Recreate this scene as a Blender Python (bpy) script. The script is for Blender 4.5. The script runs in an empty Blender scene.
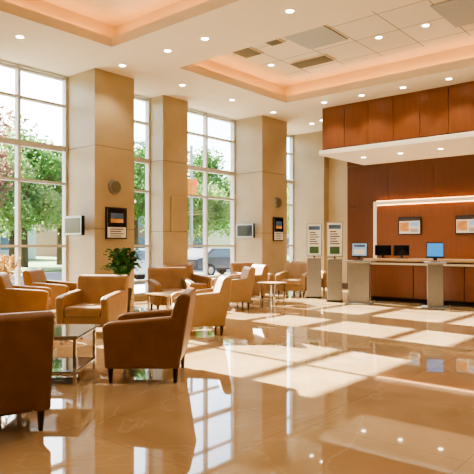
import bpy, bmesh, math, random
from mathutils import Matrix, Vector
R = math.radians
scene = bpy.context.scene
random.seed(7)

# ---------------------------------------------------------------- materials
def lin(c):
    return tuple(((v/255)/12.92 if v/255 <= .04045 else ((v/255+.055)/1.055)**2.4) for v in c)+(1,)
def mat(name, rgb, rough=.5, metal=0, spec=.5, var=.0, scale=5., emis=None, estr=0, bump=0, coat=0):
    m = bpy.data.materials.new(name); m.use_nodes = True
    nt = m.node_tree; p = nt.nodes['Principled BSDF']
    c = lin(rgb)
    p.inputs['Base Color'].default_value = c
    p.inputs['Roughness'].default_value = rough
    p.inputs['Metallic'].default_value = metal
    p.inputs['Specular IOR Level'].default_value = spec
    p.inputs['Coat Weight'].default_value = coat
    if emis:
        p.inputs['Emission Color'].default_value = lin(emis)
        p.inputs['Emission Strength'].default_value = estr
    if var > 0 or bump > 0:
        tc = nt.nodes.new('ShaderNodeTexCoord')
        n = nt.nodes.new('ShaderNodeTexNoise'); n.inputs['Scale'].default_value = scale; n.inputs['Detail'].default_value = 6
        nt.links.new(tc.outputs['Object'], n.inputs['Vector'])
        if var > 0:
            r = nt.nodes.new('ShaderNodeValToRGB')
            r.color_ramp.elements[0].position = .3; r.color_ramp.elements[1].position = .7
            r.color_ramp.elements[0].color = tuple(v*(1-var) for v in c[:3])+(1,)
            r.color_ramp.elements[1].color = tuple(min(1, v*(1+var)) for v in c[:3])+(1,)
            nt.links.new(n.outputs['Fac'], r.inputs['Fac']); nt.links.new(r.outputs['Color'], p.inputs['Base Color'])
        if bump > 0:
            b = nt.nodes.new('ShaderNodeBump'); b.inputs['Strength'].default_value = bump
            nt.links.new(n.outputs['Fac'], b.inputs['Height']); nt.links.new(b.outputs['Normal'], p.inputs['Normal'])
    return m

def leaf_mat(name, rgb):
    m = mat(name, rgb, .6, var=.4, scale=1.1)
    nt = m.node_tree; p = nt.nodes['Principled BSDF']; o = nt.nodes['Material Output']
    t = nt.nodes.new('ShaderNodeBsdfTranslucent'); mx = nt.nodes.new('ShaderNodeMixShader'); mx.inputs['Fac'].default_value = .5
    nt.links.new(p.inputs['Base Color'].links[0].from_socket, t.inputs['Color'])
    nt.links.new(p.outputs[0], mx.inputs[1]); nt.links.new(t.outputs[0], mx.inputs[2]); nt.links.new(mx.outputs[0], o.inputs['Surface'])
    return m

def wood_mat(name, rgb, rough=.35):
    m = mat(name, rgb, rough)
    nt = m.node_tree; p = nt.nodes['Principled BSDF']; c = lin(rgb)
    tc = nt.nodes.new('ShaderNodeTexCoord'); mp = nt.nodes.new('ShaderNodeMapping')
    mp.inputs['Scale'].default_value = (14, 14, 1.2)
    n = nt.nodes.new('ShaderNodeTexNoise'); n.inputs['Scale'].default_value = 1.6; n.inputs['Detail'].default_value = 8
    r = nt.nodes.new('ShaderNodeValToRGB')
    r.color_ramp.elements[0].position = .3; r.color_ramp.elements[1].position = .72
    r.color_ramp.elements[0].color = tuple(v*.9 for v in c[:3])+(1,)
    r.color_ramp.elements[1].color = tuple(min(1, v*1.1) for v in c[:3])+(1,)
    nt.links.new(tc.outputs['Object'], mp.inputs['Vector']); nt.links.new(mp.outputs['Vector'], n.inputs['Vector'])
    nt.links.new(n.outputs['Fac'], r.inputs['Fac']); nt.links.new(r.outputs['Color'], p.inputs['Base Color'])
    return m

def floor_mat():
    m = bpy.data.materials.new('polished_marble'); m.use_nodes = True
    nt = m.node_tree; p = nt.nodes['Principled BSDF']; L = nt.links.new
    tc = nt.nodes.new('ShaderNodeTexCoord')
    n1 = nt.nodes.new('ShaderNodeTexNoise'); n1.inputs['Scale'].default_value = .9; n1.inputs['Detail'].default_value = 8; n1.inputs['Distortion'].default_value = 1.0
    n2 = nt.nodes.new('ShaderNodeTexNoise'); n2.inputs['Scale'].default_value = .55; n2.inputs['Detail'].default_value = 9; n2.inputs['Distortion'].default_value = 1.6
    L(tc.outputs['Object'], n1.inputs['Vector']); L(tc.outputs['Object'], n2.inputs['Vector'])
    r1 = nt.nodes.new('ShaderNodeValToRGB')
    r1.color_ramp.elements[0].position = .3; r1.color_ramp.elements[0].color = lin((156, 129, 94))
    r1.color_ramp.elements[1].position = .7; r1.color_ramp.elements[1].color = lin((178, 150, 114))
    L(n1.outputs['Fac'], r1.inputs['Fac'])
    r2 = nt.nodes.new('ShaderNodeValToRGB')
    e = r2.color_ramp.elements; e[0].position = .49; e[0].color = (0, 0, 0, 1); e[1].position = .51; e[1].color = (0, 0, 0, 1)
    x = e.new(.5); x.color = (.2, .2, .2, 1)
    L(n2.outputs['Fac'], r2.inputs['Fac'])
    mx = nt.nodes.new('ShaderNodeMixRGB'); mx.inputs['Color2'].default_value = lin((214, 192, 160))
    L(r2.outputs['Color'], mx.inputs['Fac']); L(r1.outputs['Color'], mx.inputs['Color1'])
    br = nt.nodes.new('ShaderNodeTexBrick'); br.offset = 0
    br.inputs['Scale'].default_value = 1; br.inputs['Brick Width'].default_value = 1.25; br.inputs['Row Height'].default_value = 1.25
    br.inputs['Mortar Size'].default_value = .004; br.inputs['Color1'].default_value = (1, 1, 1, 1); br.inputs['Color2'].default_value = (.97, .97, .97, 1)
    br.inputs['Mortar'].default_value = (.78, .75, .72, 1)
    L(tc.outputs['Object'], br.inputs['Vector'])
    mu = nt.nodes.new('ShaderNodeMixRGB'); mu.blend_type = 'MULTIPLY'; mu.inputs['Fac'].default_value = 1
    L(mx.outputs['Color'], mu.inputs['Color1']); L(br.outputs['Color'], mu.inputs['Color2'])
    L(mu.outputs['Color'], p.inputs['Base Color'])
    p.inputs['Roughness'].default_value = .03; p.inputs['IOR'].default_value = 1.8
    return m

def ceil_tile_mat():
    m = bpy.data.materials.new('acoustic_ceiling_tiles'); m.use_nodes = True
    nt = m.node_tree; p = nt.nodes['Principled BSDF']; L = nt.links.new
    tc = nt.nodes.new('ShaderNodeTexCoord')
    br = nt.nodes.new('ShaderNodeTexBrick'); br.offset = 0
    br.inputs['Scale'].default_value = 1; br.inputs['Brick Width'].default_value = .98; br.inputs['Row Height'].default_value = .98
    br.inputs['Mortar Size'].default_value = .012; br.inputs['Color1'].default_value = lin((214, 204, 184)); br.inputs['Color2'].default_value = lin((202, 192, 172))
    br.inputs['Mortar'].default_value = lin((130, 116, 98))
    L(tc.outputs['Object'], br.inputs['Vector']); L(br.outputs['Color'], p.inputs['Base Color'])
    p.inputs['Roughness'].default_value = .8
    return m

def glass_pane_mat():
    m = bpy.data.materials.new('window_glass'); m.use_nodes = True
    nt = m.node_tree; nt.nodes.clear(); L = nt.links.new
    o = nt.nodes.new('ShaderNodeOutputMaterial'); t = nt.nodes.new('ShaderNodeBsdfTransparent'); g = nt.nodes.new('ShaderNodeBsdfGlossy')
    g.inputs['Roughness'].default_value = .02
    t.inputs['Color'].default_value = (.96, .98, .97, 1)
    mx = nt.nodes.new('ShaderNodeMixShader'); mx.inputs['Fac'].default_value = .05
    L(t.outputs[0], mx.inputs[1]); L(g.outputs[0], mx.inputs[2]); L(mx.outputs[0], o.inputs['Surface'])
    return m

M = {}
M['floor'] = floor_mat()
M['ceil'] = mat('ceiling_paint', (212, 200, 178), .85, var=.02, scale=1.5)
M['tile'] = ceil_tile_mat()
M['wall'] = mat('beige_wall', (184, 168, 138), .7, var=.04, scale=2)
M['stone'] = mat('beige_stone_cladding', (168, 150, 118), .45, var=.05, scale=2.5)
M['stone_dk'] = mat('stone_joint', (104, 88, 66), .8)
M['frame'] = mat('window_frame_aluminium', (186, 184, 178), .4, var=.03)
M['glass'] = glass_pane_mat()
M['wood'] = wood_mat('mahogany_panel', (114, 66, 36))
M['wood_dk'] = wood_mat('mahogany_dark', (94, 54, 31))
M['wood_lt'] = wood_mat('cherry_panel', (120, 72, 42))
M['seam'] = mat('panel_seam', (34, 20, 12), .8)
M['white'] = mat('white_trim', (230, 223, 208), .5)
M['steel'] = mat('brushed_steel', (150, 148, 144), .32, metal=.7, var=.05, scale=20)
M['chrome'] = mat('chrome', (210, 205, 198), .12, metal=1)
M['black'] = mat('black_plastic', (22, 20, 20), .3)
M['glow'] = mat('cove_led', (255, 190, 130), .5, emis=(255, 176, 98), estr=22)
M['glow2'] = mat('panel_led', (255, 200, 150), .5, emis=(255, 192, 126), estr=11)
M['lamp'] = mat('downlight_lens', (255, 240, 210), .5, emis=(255, 240, 214), estr=24)
M['leather_dk'] = mat('brown_leather', (128, 88, 52), .4, var=.12, scale=6, bump=.05)
M['leather'] = mat('tan_leather', (138, 102, 64), .45, var=.1, scale=6, bump=.05)
M['leather_lt'] = mat('beige_leather', (154, 122, 84), .5, var=.08, scale=6, bump=.05)
M['top'] = mat('counter_top_laminate', (176, 148, 110), .35, var=.05)
M['leg'] = mat('dark_wood_leg', (52, 30, 16), .4, var=.1)
M['glasstop'] = mat('smoked_glass_top', (112, 106, 96), .04, spec=.9)
M['screen_blue'] = mat('screen_blue', (40, 110, 170), .2, emis=(60, 150, 225), estr=1.1, var=.2, scale=9)
M['screen_pale'] = mat('screen_pale', (120, 150, 180), .2, emis=(150, 185, 220), estr=.6, var=.2, scale=9)
M['screen_dk'] = mat('screen_dark', (16, 20, 24), .12)
M['paper'] = mat('poster_paper', (226, 226, 220), .6, var=.02)
M['ink'] = mat('printed_ink', (60, 56, 54), .6)
M['ink_green'] = mat('printed_green', (60, 96, 62), .6)
M['ink_blue'] = mat('printed_blue', (70, 96, 130), .6, var=.3, scale=10)
M['ink_orange'] = mat('printed_orange', (206, 150, 90), .6, var=.3, scale=8)
M['grille'] = mat('vent_grille', (110, 108, 88), .5, metal=.3)
M['panelgray'] = mat('gray_diffuser_panel', (156, 158, 154), .4)
M['leaf'] = leaf_mat('foliage_green', (92, 136, 66))
M['leaf2'] = leaf_mat('foliage_light', (138, 160, 94))
M['leaf3'] = leaf_mat('foliage_autumn', (136, 100, 84))
M['fern'] = mat('fern_green', (50, 98, 40), .5, var=.3, scale=8)
M['bark'] = mat('bark', (84, 66, 50), .9, var=.3, scale=6)
M['asphalt'] = mat('asphalt', (120, 118, 116), .9, var=.08, scale=4)
M['paving'] = mat('sidewalk', (180, 176, 168), .85, var=.06, scale=3)
M['grass'] = mat('grass', (98, 126, 64), .95, var=.25, scale=3)
M['bldg'] = mat('building_render', (200, 196, 188), .8, var=.05)
M['bldg2'] = mat('building_brick', (150, 118, 98), .8, var=.12, scale=3)
M['bglass'] = mat('building_glass', (90, 110, 122), .1)
M['car1'] = mat('car_paint_silver', (190, 194, 198), .2, metal=.4)
M['car2'] = mat('car_paint_dark', (60, 66, 74), .2, metal=.3)
M['tyre'] = mat('tyre', (24, 24, 24), .8)
M['signal'] = mat('signal_housing', (214, 130, 30), .5)
M['red'] = mat('signal_red', (220, 40, 24), .4, emis=(255, 50, 30), estr=2)
M['pot'] = mat('planter_ceramic', (92, 74, 56), .4)
M['pampas'] = mat('pampas_plume', (214, 186, 136), .9)

# ---------------------------------------------------------------- builder
class MB:
    def __init__(s, name):
        s.name = name; s.bm = bmesh.new(); s.mats = []
    def mi(s, k):
        if k not in s.mats: s.mats.append(k)
        return s.mats.index(k)
    def merge(s, t, k, T=None, smooth=False):
        if T is not None: bmesh.ops.transform(t, matrix=T, verts=t.verts)
        i = s.mi(k)
        for f in t.faces: f.material_index = i; f.smooth = smooth
        me = bpy.data.meshes.new('tmp'); t.to_mesh(me); t.free(); s.bm.from_mesh(me); bpy.data.meshes.remove(me)
    def box(s, x0, x1, y0, y1, z0, z1, k, bev=0, seg=2, T=None):
        t = bmesh.new(); bmesh.ops.create_cube(t, size=1)
        bmesh.ops.transform(t, verts=t.verts, matrix=Matrix.Translation(((x0+x1)/2, (y0+y1)/2, (z0+z1)/2)) @ Matrix.Diagonal((x1-x0, y1-y0, z1-z0, 1)))
        if bev: bmesh.ops.bevel(t, geom=t.edges[:], offset=bev, segments=seg, affect='EDGES', profile=.5)
        s.merge(t, k, T, smooth=False)
    def prism(s, prof, lo, hi, k, axis='y', bev=0, seg=2, T=None):
        t = bmesh.new()
        def P(a, b, c):
            return (a, c, b) if axis == 'y' else ((c, a, b) if axis == 'x' else (a, b, c))
        v0 = [t.verts.new(P(a, b, lo)) for a, b in prof]; v1 = [t.verts.new(P(a, b, hi)) for a, b in prof]
        t.faces.new(v0); t.faces.new(v1[::-1]); n = len(prof)
        for i in range(n): t.faces.new((v0[i], v1[i], v1[(i+1) % n], v0[(i+1) % n]))
        bmesh.ops.recalc_face_normals(t, faces=t.faces[:])
        if bev: bmesh.ops.bevel(t, geom=t.edges[:], offset=bev, segments=seg, affect='EDGES', profile=.5)
        s.merge(t, k, T)
    def cyl(s, c, r1, r2, h, k, axis='z', n=20, T=None):
        t = bmesh.new(); bmesh.ops.create_cone(t, cap_ends=True, segments=n, radius1=r1, radius2=r2, depth=h)
        A = Matrix.Identity(4)
        if axis == 'x': A = Matrix.Rotation(R(90), 4, 'Y')
        if axis == 'y': A = Matrix.Rotation(R(90), 4, 'X')
        MM = Matrix.Translation(c) @ A
        if T is not None: MM = T @ MM
        s.merge(t, k, MM, smooth=False)
    def done(s, loc=(0, 0, 0), rz=0, col=True):
        me = bpy.data.meshes.new(s.name); s.bm.to_mesh(me); s.bm.free()
        for k in s.mats: me.materials.append(M[k])
        o = bpy.data.objects.new(s.name, me); o.location = loc; o.rotation_euler = (0, 0, rz)
        bpy.context.collection.objects.link(o); return o
def inst(o, loc, rz=0, name=None, sc=1):
    n = bpy.data.objects.new(name or o.name.split('.')[0], o.data); n.location = loc; n.rotation_euler = (0, 0, rz); n.scale = (sc, sc, sc)
    bpy.context.collection.objects.link(n); return n

# ---------------------------------------------------------------- room shell
C = 5.2; WY = 11.27; XR = 16.15
X0, Y0 = -6, -8
b = MB('floor'); b.box(X0-.2, 16.8, Y0-.2, WY+.2, -.12, 0, 'floor'); b.done()

b = MB('ceiling')
trays = [(2.6, 6.73, -4, 8.88), (8.45, 12.4, -4, 8.83)]
xs = [X0-.2, 2.6, 6.73, 8.45, 12.4, 16.8]
b.box(xs[0], xs[1], Y0-.2, WY+.2, C, C+.12, 'ceil'); b.box(xs[2], xs[3], Y0-.2, WY+.2, C, C+.12, 'ceil'); b.box(xs[4], xs[5], Y0-.2, WY+.2, C, C+.12, 'ceil')
for (a, c, d, e) in trays:
    b.box(a, c, e, WY+.2, C, C+.12, 'ceil'); b.box(a, c, Y0-.2, d, C, C+.12, 'ceil')
    lp = .05; g = .3; zt = C+.55
    b.box(a-lp, a, d-lp, e+lp, C+.12, C+.18, 'ceil'); b.box(c, c+lp, d-lp, e+lp, C+.12, C+.18, 'ceil')
    b.box(a, c, e, e+lp, C+.12, C+.18, 'ceil'); b.box(a, c, d-lp, d, C+.12, C+.18, 'ceil')
    b.box(a-g-.05, a-g, d-g, e+g, C+.12, zt, 'ceil'); b.box(c+g, c+g+.05, d-g, e+g, C+.12, zt, 'ceil')
    b.box(a-g, c+g, e+g, e+g+.05, C+.12, zt, 'ceil'); b.box(a-g, c+g, d-g-.05, d-g, C+.12, zt, 'ceil')
    b.box(a-g-.05, c+g+.05, d-g-.05, e+g+.05, zt, zt+.05, 'ceil')
    b.box(a+.35, c-.35, d+.35, e-.35, zt-.02, zt, 'tile')
    b.box(a-.2, a-.14, d, e, C+.12, C+.15, 'glow'); b.box(c+.14, c+.2, d, e, C+.12, C+.15, 'glow')
    b.box(a, c, e+.14, e+.2, C+.12, C+.15, 'glow')
b.done()

def vent(name, x, y, sx, sy, k='grille'):
    z = C+.53
    v = MB(name)
    v.box(x-sx/2, x+sx/2, y-sy/2, y+sy/2, z-.03, z, 'panelgray' if k == 'panelgray' else 'ceil')
    if k == 'grille':
        n = int(sx/.07)
        for i in range(n):
            xx = x-sx/2+.03+i*(sx-.06)/n
            v.box(xx, xx+.045, y-sy/2+.03, y+sy/2-.03, z-.045, z-.03, 'grille')
    v.done()
vent('ceiling_air_vent', 9.6, 8.05, 1.0, .5); vent('ceiling_air_vent', 11.3, 7.3, .5, 1.0)
vent('ceiling_light_panel', 9.9, 6.4, 1.3, .95, 'panelgray'); vent('ceiling_light_panel', 10.7, 3.5, 1.3, .95, 'panelgray')
vent('ceiling_light_panel', 5.2, 7.8, 1.3, .95, 'panelgray')
vent('ceiling_air_vent', 9.4, 7.2, .9, .35)

# downlights: separate groups for main ceiling and bulkhead soffit
dl = [(7.55, y) for y in (9.6, 8.2, 7.2, 5.3, 3.4, 1.5, -.5, -2.5)] + [(12.98, y) for y in (8.0, 6.9, 5.8, 4.7, 3.6, 2, 0)] + \
     [(x, 9.7) for x in (3.2, 5.3, 9.4, 11.2, 13.0, 15.0)] + [(1.6, y) for y in (8, 5.5, 3, .5)] + [(14.8, 9.2)]
dl2 = [(10.9, y) for y in (8.2, 5.4, 4.4, 2)] + [(9.2, 5.2), (9.2, 3.2), (4.6, 6.0), (4.6, 3.5), (4.6, 1)]
dl3 = [(14.6, y) for y in (7.7, 6.6, 5.5, 4.4, 3.3, 1)]
def lamps(name, groups):
    b = MB(name)
    for L_, z in groups:
        for x, y in L_:
            b.cyl((x, y, z-.006), .085, .1, .012, 'white', n=20); b.cyl((x, y, z-.014), .065, .065, .006, 'lamp', n=16)
    return b.done()
dlo = lamps('recessed_downlights', ((dl, C), (dl2, C+.53)))
dls = lamps('soffit_downlights', ((dl3, 3.9),))
def spot(x, y, z, e, ang=110, col=(1, .9, .74), par=None):
    l = bpy.data.lights.new('downlight_bulb', 'SPOT'); l.energy = e; l.spot_size = R(ang); l.spot_blend = .6; l.color = col; l.shadow_soft_size = .06
    o = bpy.data.objects.new('downlight_bulb', l); o.location = (x, y, z); bpy.context.collection.objects.link(o); o.parent = par or dlo
for x, y in dl[::2]+[(12.98, 6.9), (12.98, 4.7)]: spot(x, y, C-.05, 110)
for x, y in dl2[1::2]+[(4.6, 1), (4.6, 3.5)]: spot(x, y, C+.45, 165, 130)
for x, y in dl3: spot(x, y, 3.85, 58, 130, par=dls)

# walls behind / beside camera
b = MB('wall_west'); b.box(X0-.2, X0, Y0, WY, 0, C, 'wall'); b.done()
b = MB('wall_south'); b.box(X0-.2, 16.8, Y0-.2, Y0, 0, C, 'wall'); b.done()
b = MB('wall_north_sun_block'); b.box(.5, 4.95, WY-.02, WY+.2, 0, C, 'wall'); b.box(-6, -4, WY-.02, WY+.2, 0, C, 'wall'); b.done()  # added out of view in place of windows, blocks sun on near floor
b = MB('wall_east')
b.box(16.5, 16.8, 9.1, WY+.2, 0, C, 'wall'); b.box(16.2, 16.5, 10.0, WY, 0, C, 'stone')
b.box(16.3, 16.8, Y0, 9.1, 0, C, 'wall')
b.box(16.47, 16.5, 9.1, 10, 0, .15, 'stone_dk'); b.box(16.17, 16.2, 10, WY, 0, .15, 'stone_dk')
b.done()

# columns
def column(x0, x1, y0, y1):
    b = MB('stone_column')
    b.box(x0+.012, x1-.012, y0+.012, y1, 0, C, 'stone_dk')
    zs = [0, .16, 1.75, 3.55, C]
    for i in range(4):
        z0 = zs[i]+(.006 if i else 0); z1 = zs[i+1]-(.006 if i < 3 else 0)
        b.box(x0, x1, y0, y1, z0, z1, 'stone', bev=.004, seg=1)
    b.done()
column(7.28, 8.36, 10.2, WY+.15); column(9.72, 10.6, 10.73, WY+.15); column(13.1, 14.35, 10.18, WY+.15)
column(2.2, 3.2, 10.2, WY-.02)

# windows
rails = [.45, 1.35, 2.75, 3.5, 4.5]
def window(i, x0, x1, nm):
    b = MB('window_%d' % i)
    f = .06; y0, y1 = WY-.06, WY+.08
    b.box(x0, x1, y0-.04, y1+.05, 0, .12, 'stone')
    for k in range(nm+1):
        xx = x0+(x1-x0-f)*k/nm
        b.box(xx, xx+f, y0, y1, .12, C, 'frame')
    for z in rails+[.12, C-.1]:
        h = .12 if z == 3.5 else .055
        b.box(x0, x1, y0+.01, y1-.01, z, z+h, 'frame')
    b.box(x0, x1, WY+.0, WY+.008, .12, C, 'glass')
    b.done()
window(1, -4, .5, 4); window(2, 4.95, 7.28, 2); window(3, 8.36, 9.72, 1); window(4, 10.6, 13.1, 2); window(5, 14.35, 16.2, 2)

# ---------------------------------------------------------------- reception area
b = MB('reception_bulkhead')
b.box(13.6, 16.14, Y0+.01, 8.42, 4.02, C-.005, 'seam')
y = 8.42
while y > Y0+.7:
    b.box(13.55, 13.62, y-.695, y-.005, 4.06, C-.005, 'wood', bev=.004, seg=1); y -= .7
b.box(13.5, 16.14, Y0+.01, 8.5, 3.9, 4.03, 'white', bev=.01, seg=1)
b.box(13.62, 16.14, 8.42, 8.45, 4.03, C-.005, 'wood')
b.done()
b = MB('wall_reception_wood')
b.box(16.2, 16.3, Y0, 9.1, 0, C, 'seam')
y = 9.1
while y > Y0+1.4:
    for z0, z1 in ((0, 1.3), (1.3, 2.6), (2.6, 3.9)):
        b.box(XR, 16.22, y-1.395, y-.005, z0+.004, z1-.004, 'wood_dk')
    y -= 1.4
b.box(XR, 16.3, 8.52, 9.1, 3.9, C, 'wood_dk')
b.done()
b = MB('lit_feature_panel')
b.box(15.98, XR-.005, -2, 8.04, 0, 2.62, 'wood_lt')
b.box(15.9, XR-.005, -2, 8.04, 2.62, 2.72, 'white'); b.box(15.94, XR-.005, 7.98, 8.08, 0, 2.72, 'white')
b.box(16.0, 16.1, -1.95, 8.0, 2.725, 2.745, 'glow2'); b.box(15.93, 15.97, -1.95, 7.95, 2.6, 2.618, 'glow2')
b.done()
def framed(name, loc, w, h, rz, art=0):
    """flat picture; faces local -Y; origin at centre"""
    b = MB(name)
    b.box(-w/2, w/2, -.04, 0, -h/2, h/2, 'black', bev=.006, seg=1)
    e = .035
    b.box(-w/2+e, w/2-e, -.045, -.04, -h/2+e, h/2-e, 'paper')
    if art == 0:
        b.box(-w/2+e, w/2-e, -.05, -.045, -h*.12, h/2-e, 'screen_dk')
        b.box(-w*.3, w*.3, -.053, -.05, h*.02, h*.14, 'ink_orange'); b.box(-w*.3, w*.3, -.053, -.05, h*.15, h*.32, 'ink_blue')
        for i in range(4): b.box(-w*.32, w*(.3-.1*(i % 2)), -.05, -.045, -h*.2-i*.05, -h*.2-i*.05+.018, 'ink')
    elif art == 1:
        b.box(-w/2+e+.02, -.02, -.05, -.045, -h*.3, h*.2, 'ink_orange'); b.box(.03, w/2-e-.03, -.05, -.045, -h*.02, h*.2, 'screen_pale')
        for i in range(3): b.box(.03, w/2-e-.05, -.05, -.045, -h*.2-i*.04, -h*.2-i*.04+.015, 'ink')
        b.box(-w/2+e, w/2-e, -.05, -.045, h*.28, h/2-e, 'ink')
    return b.done(loc, rz)
framed('framed_poster', (7.83, 10.195, 1.88), .57, .7, 0); framed('framed_poster', (13.85, 10.175, 1.88), .5, .72, 0)
framed('framed_notice', (15.975, 6.92, 1.96), .7, .52, R(-90), 1); framed('framed_notice', (15.975, 5.25, 1.96), .7, .52, R(-90), 1)
def speaker(x, y, z):
    b = MB('wall_speaker'); b.cyl((0, -.03, 0), .17, .15, .06, 'steel', 'y', 28); b.cyl((0, -.062, 0), .13, .13, .01, 'grille', 'y', 28); b.done((x, y, z))
speaker(7.8, 10.2, 2.68); speaker(13.85, 10.18, 2.68)
b = MB('wall_intercom_panel'); b.box(-.22, .22, -.03, 0, -.45, .45, 'stone', bev=.01)
for i in range(9): b.box(-.15, .15, -.036, -.03, -.36+i*.09, -.34+i*.09, 'stone')
b.done((10.2, 10.73, 2.2))
def tv(x, y, z):
    b = MB('wall_television')
    b.box(-.16, 0, -.05, .05, -.05, .05, 'black'); b.box(-.24, -.16, -.33, .33, -.21, .21, 'black', bev=.01)
    b.box(-.244, -.238, -.32, .32, -.2, .2, 'steel'); b.box(-.25, -.244, -.28, .28, -.16, .16, 'screen_dk'); b.done((x, y, z))
tv(7.28, 10.66, 1.82); tv(13.1, 10.65, 1.82)

# counter
b = MB('reception_counter')
b.box(13.2, 13.95, -1, 6.75, 0, .1, 'seam')
b.box(13.15, 13.95, -1, 6.8, .1, .98, 'wood_dk')
y = 6.8
while y > -.5:
    b.box(13.12, 13.16, y-1.19, y-.01, .12, .9, 'wood', bev=.004, seg=1); y -= 1.2
b.box(13.14, 13.2, -1, 6.8, .91, .96, 'white')
b.box(13.02, 14.0, -1.05, 6.88, 1.0, 1.06, 'top', bev=.012)
b.box(13.95, 14.5, -1, 6.8, .7, .76, 'wood'); b.box(13.95, 14.5, 6.72, 6.8, 0, .7, 'wood'); b.box(13.95, 14.5, -1, -.92, 0, .7, 'wood')
b.done()
def monitor(x, y, z, rz, sc='screen_dk', name='desk_monitor'):
    b = MB(name)
    b.box(-.11, .11, -.13, .13, 0, .02, 'black', bev=.006); b.box(-.02, .02, -.03, .03, .02, .16, 'black')
    b.box(-.02, .03, -.21, .21, .07, .34, 'black', bev=.01); b.box(-.025, -.02, -.19, .19, .09, .32, sc)
    b.done((x, y, z), rz)
monitor(13.6, 6.62, 1.06, R(35)); monitor(13.6, 6.12, 1.06, R(50))
b = MB('brochure_holder'); b.prism([(-.06, 0), (.08, 0), (.06, .2), (.02, .2)], -.1, .1, 'white', 'y'); b.box(-.07, -.02, -.08, .08, .02, .17, 'paper'); b.done((13.35, 5.2, 1.06))

# kiosks
def kiosk(x, y, rz, scr, wide=.17):
    b = MB('check_in_kiosk')
    b.box(-.3, .3, -.29, .29, 0, .03, 'steel', bev=.01)
    b.prism([(-.13, .03), (.13, .03), (.1, 1.0), (-.1, 1.0)], -wide, wide, 'steel', 'y', bev=.008)
    b.box(-.2, .16, -wide-.06, wide+.06, .98, 1.03, 'steel', bev=.012)
    T = Matrix.Translation((.02, 0, 1.05)) @ Matrix.Rotation(R(14), 4, 'Y')
    b.box(-.03, .01, -.04, .04, 0, .12, 'black', T=T)
    b.box(-.05, -.01, -.19, .19, .05, .41, 'black', bev=.01, T=T); b.box(-.056, -.05, -.17, .17, .085, .385, scr, T=T)
    if scr == 'screen_pale': b.box(-.06, -.056, -.13, .13, .12, .24, 'paper', T=T); b.box(-.06, -.056, -.13, .13, .3, .35, 'ink_blue', T=T)
    b.box(-.16, -.08, -.1, .1, 1.03, 1.045, 'black')
    b.done((x, y, 0), rz)
kiosk(12.47, 4.82, R(22), 'screen_blue'); kiosk(12.2, 6.55, R(20), 'screen_pale', .25)
def sign_stand(x, y, rz):
    b = MB('poster_stand')
    b.box(-.16, .16, -.18, .18, 0, 1.06, 'steel', bev=.012); b.box(-.18, .18, -.2, .2, 0, .04, 'black')
    b.box(-.03, .03, -.02, .02, 1.06, 1.12, 'black')
    b.box(-.02, .02, -.2, .2, 1.1, 1.97, 'steel', bev=.005); b.box(-.024, -.02, -.18, .18, 1.12, 1.95, 'paper')
    b.box(-.028, -.024, -.15, .15, 1.8, 1.9, 'ink_blue')
    for i in range(6):
        w = .12-.04*(i % 3); b.box(-.028, -.024, -w, .12, 1.42+i*.06, 1.445+i*.06, 'ink')
    b.box(-.028, -.024, -.12, .12, 1.18, 1.36, 'ink_green')
    b.done((x, y, 0), rz)
sign_stand(12.8, 8.2, R(30)); sign_stand(12.3, 7.28, R(30))

# ---------------------------------------------------------------- furniture
def make_chair(k):
    b = MB('lounge_armchair')
    arm = [(-.38, .15), (.38, .15), (.41, .58), (.34, .62), (-.34, .68), (-.40, .6)]
    for s in (-1, 1):
        lo, hi = (.30, .43) if s > 0 else (-.43, -.30)
        b.prism(arm, lo, hi, k, 'y', bev=.03, seg=3)
    back = [(-.24, .2), (-.36, .16), (-.40, .3), (-.49, .87), (-.46, .91), (-.39, .91), (-.345, .87), (-.2, .42)]
    b.prism(back, -.425, .425, k, 'y', bev=.025, seg=3)
    b.box(-.35, .37, -.31, .31, .15, .31, k, bev=.02)
    b.box(-.24, .40, -.295, .295, .30, .46, k, bev=.045, seg=3)
    for sx in (-.33, .33):
        for sy in (-.36, .36):
            b.cyl((sx, sy, .08), .018, .03, .16, 'leg', n=10)
    return b
def place(proto, lst):
    for (x, y, h) in lst: inst(proto, (x, y, 0), R(h), 'lounge_armchair')
def chairs(k, lst):
    o = make_chair(k).done((lst[0][0], lst[0][1], 0), R(lst[0][2]))
    place(o, lst[1:])
chairs('leather_dk', [(4.05, 4.7, 130), (2.04, 4.32, 75)])
chairs('leather', [(5.35, 7.55, -150), (6.3, 10.2, -50), (5.2, 9.3, -35), (9.9, 10.0, -95), (11.0, 9.1, 150), (12.1, 9.75, -100), (8.3, 8.9, -120), (14.3, 9.35, -130)])
chairs('leather_lt', [(6.5, 6.35, 140), (9.6, 8.35, 140), (13.0, 8.95, -165)])

def table(name, x, y, w, d, h, top, shelf=True, rz=0):
    b = MB(name)
    b.box(-w/2, w/2, -d/2, d/2, h-.025, h, top, bev=.006)
    for sx in (-1, 1):
        for sy in (-1, 1):
            b.box(sx*(w/2-.05)-.015, sx*(w/2-.05)+.015, sy*(d/2-.05)-.015, sy*(d/2-.05)+.015, 0, h-.025, 'chrome')
    for sy in (-1, 1):
        yy = sy*(d/2-.05); b.box(-w/2+.05, w/2-.05, yy-.012, yy+.012, h-.05, h-.026, 'chrome'); b.box(-w/2+.05, w/2-.05, yy-.012, yy+.012, .1, .125, 'chrome')
    for sx in (-1, 1):
        xx = sx*(w/2-.05); b.box(xx-.012, xx+.012, -d/2+.05, d/2-.05, h-.05, h-.026, 'chrome'); b.box(xx-.012, xx+.012, -d/2+.05, d/2-.05, .1, .125, 'chrome')
    if shelf: b.box(-w/2+.06, w/2-.06, -d/2+.06, d/2-.06, .126, .136, top)
    b.done((x, y, 0), rz)
table('glass_coffee_table', 3.3, 5.42, .85, .85, .5, 'glasstop', True, R(40))
table('side_table', 7.1, 7.7, .6, .6, .52, 'top', False)
table('side_table', 10.75, 8.05, .5, .5, .52, 'top', False)
table('side_table', 10.9, 10.1, .45, .45, .52, 'top', False)

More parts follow.
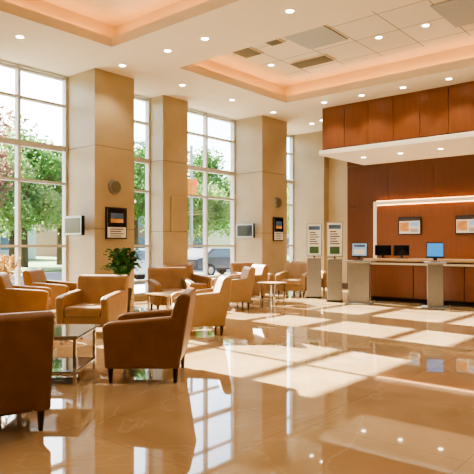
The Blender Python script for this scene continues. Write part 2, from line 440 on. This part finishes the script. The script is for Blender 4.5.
# plants
b = MB('potted_fern')
b.cyl((0, 0, .25), .15, .2, .5, 'pot', n=24); b.cyl((0, 0, .5), .18, .18, .02, 'bark', n=20)
t = bmesh.new()
for i in range(70):
    a = random.uniform(0, 2*math.pi); Lh = random.uniform(.3, .46); up = random.uniform(.5, .95)
    for j in range(1, 12):
        s_ = j/11; r = Lh*s_*(1.1-.3*up); z = .5+up*math.sin(s_*2.1)*.88
        px, py = r*math.cos(a), r*math.sin(a); w = .085*math.sin(math.pi*min(1, s_*.9+.1))+.015
        for sd in (-1, 1):
            q = (px+sd*w*-math.sin(a)+.03*math.cos(a), py+sd*w*math.cos(a)+.03*math.sin(a), z-.01)
            v = [t.verts.new((px-.022*math.cos(a), py-.022*math.sin(a), z-.02)), t.verts.new((px+.03*math.cos(a), py+.03*math.sin(a), z+.02)), t.verts.new(q)]
            t.faces.new(v)
b.merge(t, 'fern'); b.done((7.35, 9.35, 0))
b = MB('pampas_grass_vase')
b.cyl((0, 0, .28), .12, .16, .56, 'white', n=20)
t = bmesh.new()
for i in range(22):
    a = random.uniform(0, 6.28); lean = random.uniform(.05, .28)
    for j in range(60):
        s_ = random.random(); z = .55+s_*.65
        r = lean*(z-.5)/.6; px, py = r*math.cos(a), r*math.sin(a); w = .012 if s_ < .4 else .05
        v = [t.verts.new((px+random.uniform(-w, w), py+random.uniform(-w, w), z+random.uniform(-.04, .04))) for _ in range(3)]
        t.faces.new(v)
b.merge(t, 'pampas'); b.done((5.35, 10.4, 0))

# ---------------------------------------------------------------- outdoors
b = MB('sidewalk_ground'); b.box(-20, 70, WY+.25, 16.5, -.3, -.08, 'paving'); b.done()
b = MB('road_ground'); b.box(-40, 120, 16.5, 30, -.4, -.18, 'asphalt')
for i in range(30): b.box(-30+i*5, -27.5+i*5, 23.1, 23.25, -.18, -.172, 'white')
b.done()
b = MB('lawn_ground'); b.box(-80, 220, 30, 160, -.4, -.1, 'grass'); b.done()
def tree(k, n=6500):
    b = MB('street_tree')
    b.cyl((0, 0, 1.4), .2, .13, 2.8, 'bark', n=10)
    for i in range(7):
        a = i*.9; T = Matrix.Translation((0, 0, 2.5)) @ Matrix.Rotation(a, 4, 'Z') @ Matrix.Rotation(R(25+5*(i % 3)), 4, 'Y') @ Matrix.Translation((0, 0, 1.2))
        b.cyl((0, 0, 0), .08, .03, 2.6, 'bark', n=6, T=T)
    t = bmesh.new()
    blobs = [(random.uniform(-1.8, 1.8), random.uniform(-1.8, 1.8), random.uniform(2.8, 6.4), random.uniform(.8, 1.4)) for _ in range(18)]
    for i in range(n):
        bx, by, bz, br = random.choice(blobs)
        v = Vector((random.gauss(0, 1), random.gauss(0, 1), random.gauss(0, 1))).normalized()*br*random.uniform(.5, 1.1)
        c = Vector((bx, by, bz))+v
        q = [t.verts.new(c+Vector((random.uniform(-.14, .14), random.uniform(-.14, .14), random.uniform(-.12, .12)))) for _ in range(4)]
        t.faces.new(q)
    b.merge(t, k); return b
def trees(k, lst):
    o = tree(k).done((lst[0][0], lst[0][1], -.1)); o.scale = (lst[0][2],)*3
    for x, y, s_ in lst[1:]: inst(o, (x, y, -.1), random.uniform(0, 6), 'street_tree', s_)
trees('leaf', [(13.5, 33, 1.25), (20, 36, 1.3), (28, 34, 1.3), (46, 38, 1.3), (60, 42, 1.4), (7, 36, 1.2), (36, 36, 1.4)])
trees('leaf2', [(17, 32, 1.1), (24, 38, 1.4), (41, 34, 1.2), (52, 36, 1.2), (11, 42, 1.5), (31, 31, 1.0)])
trees('leaf3', [(10.3, 24.0, 1.05), (-2, 33, 1.2)])
def building(x, y, w, d, h, k):
    b = MB('distant_building'); b.box(-w/2, w/2, -d/2, d/2, 0, h, k); b.box(-w/2-.2, w/2+.2, -d/2-.2, d/2+.2, h, h+.3, 'white')
    n = int(w/3)
    z = 1
    while z+1.8 < h:
        for i in range(n): xx = -w/2+1+i*3; b.box(xx, xx+1.8, -d/2-.05, -d/2, z, z+1.6, 'bglass')
        z += 3
    b.done((x, y, -.1))
building(20, 62, 26, 10, 6, 'bldg'); building(52, 66, 24, 10, 7, 'bldg2'); building(84, 60, 30, 12, 7, 'bldg')
def car(x, y, k, rz=0):
    b = MB('car')
    b.prism([(-2.2, .35), (2.2, .35), (2.25, .75), (1.3, .92), (.7, 1.4), (-1.1, 1.42), (-1.8, .98), (-2.25, .9)], -.85, .85, k, 'y', bev=.06)
    b.prism([(1.15, .95), (.66, 1.34), (-1.05, 1.36), (-1.6, .98)], -.86, .86, 'bglass', 'y')
    for sx in (-1.35, 1.35):
        for sy in (-.8, .8): b.cyl((sx, sy, .33), .33, .33, .2, 'tyre', 'y', 20); b.cyl((sx, sy*1.07, .33), .18, .18, .12, 'steel', 'y', 14)
    b.done((x, y, -.18), rz)
car(21.8, 20, 'car2'); car(15.2, 19, 'car1', R(180)); car(9.5, 26, 'car2'); car(33, 26, 'car2')
b = MB('traffic_light')
b.cyl((0, 0, 3.5), .11, .08, 7, 'steel', n=12); b.box(-5, 0, -.04, .04, 6.6, 6.7, 'steel')
for xx, zz in ((-.9, 6.2), (-4.4, 6.2)):
    b.box(xx-.2, xx+.2, -.15, .15, zz-.5, zz+.5, 'signal', bev=.02)
    for j, kk in enumerate(('red', 'black', 'black')): b.cyl((xx, -.17, zz+.32-j*.32), .11, .11, .05, kk, 'y', 14)
b.box(-.22, .22, -.25, .1, 4.2, 5.2, 'signal', bev=.02); b.cyl((0, -.27, 4.95), .12, .12, .05, 'red', 'y', 14)
b.done((22.0, 22.0, -.18))

# ---------------------------------------------------------------- light
w = bpy.data.worlds.new('sky'); scene.world = w; w.use_nodes = True
nt = w.node_tree; bg = nt.nodes['Background']; sk = nt.nodes.new('ShaderNodeTexSky'); sk.sky_type = 'NISHITA'
sk.sun_disc = False; sk.sun_elevation = R(34); sk.sun_rotation = R(10); sk.air_density = 1.0; sk.dust_density = 2
nt.links.new(sk.outputs[0], bg.inputs['Color']); bg.inputs['Strength'].default_value = 1.5
l = bpy.data.lights.new('sun', 'SUN'); l.energy = 90; l.angle = R(.5); l.color = (1, .94, .83)
o = bpy.data.objects.new('sun', l); bpy.context.collection.objects.link(o); o.location = (10, 30, 20)
o.rotation_euler = Vector((-.12, -1.66, -1)).to_track_quat('-Z', 'Y').to_euler()

cam = bpy.data.cameras.new('camera'); cam.lens = 36*567/474; cam.sensor_width = 36; cam.shift_y = 8/474
co = bpy.data.objects.new('camera', cam); co.location = (0, 0, 1.4); co.rotation_euler = (R(90), 0, R(-49.6)); bpy.context.collection.objects.link(co)
scene.camera = co
scene.view_settings.view_transform = 'AgX'
scene.view_settings.look = 'AgX - Medium High Contrast'
scene.view_settings.exposure = -.35
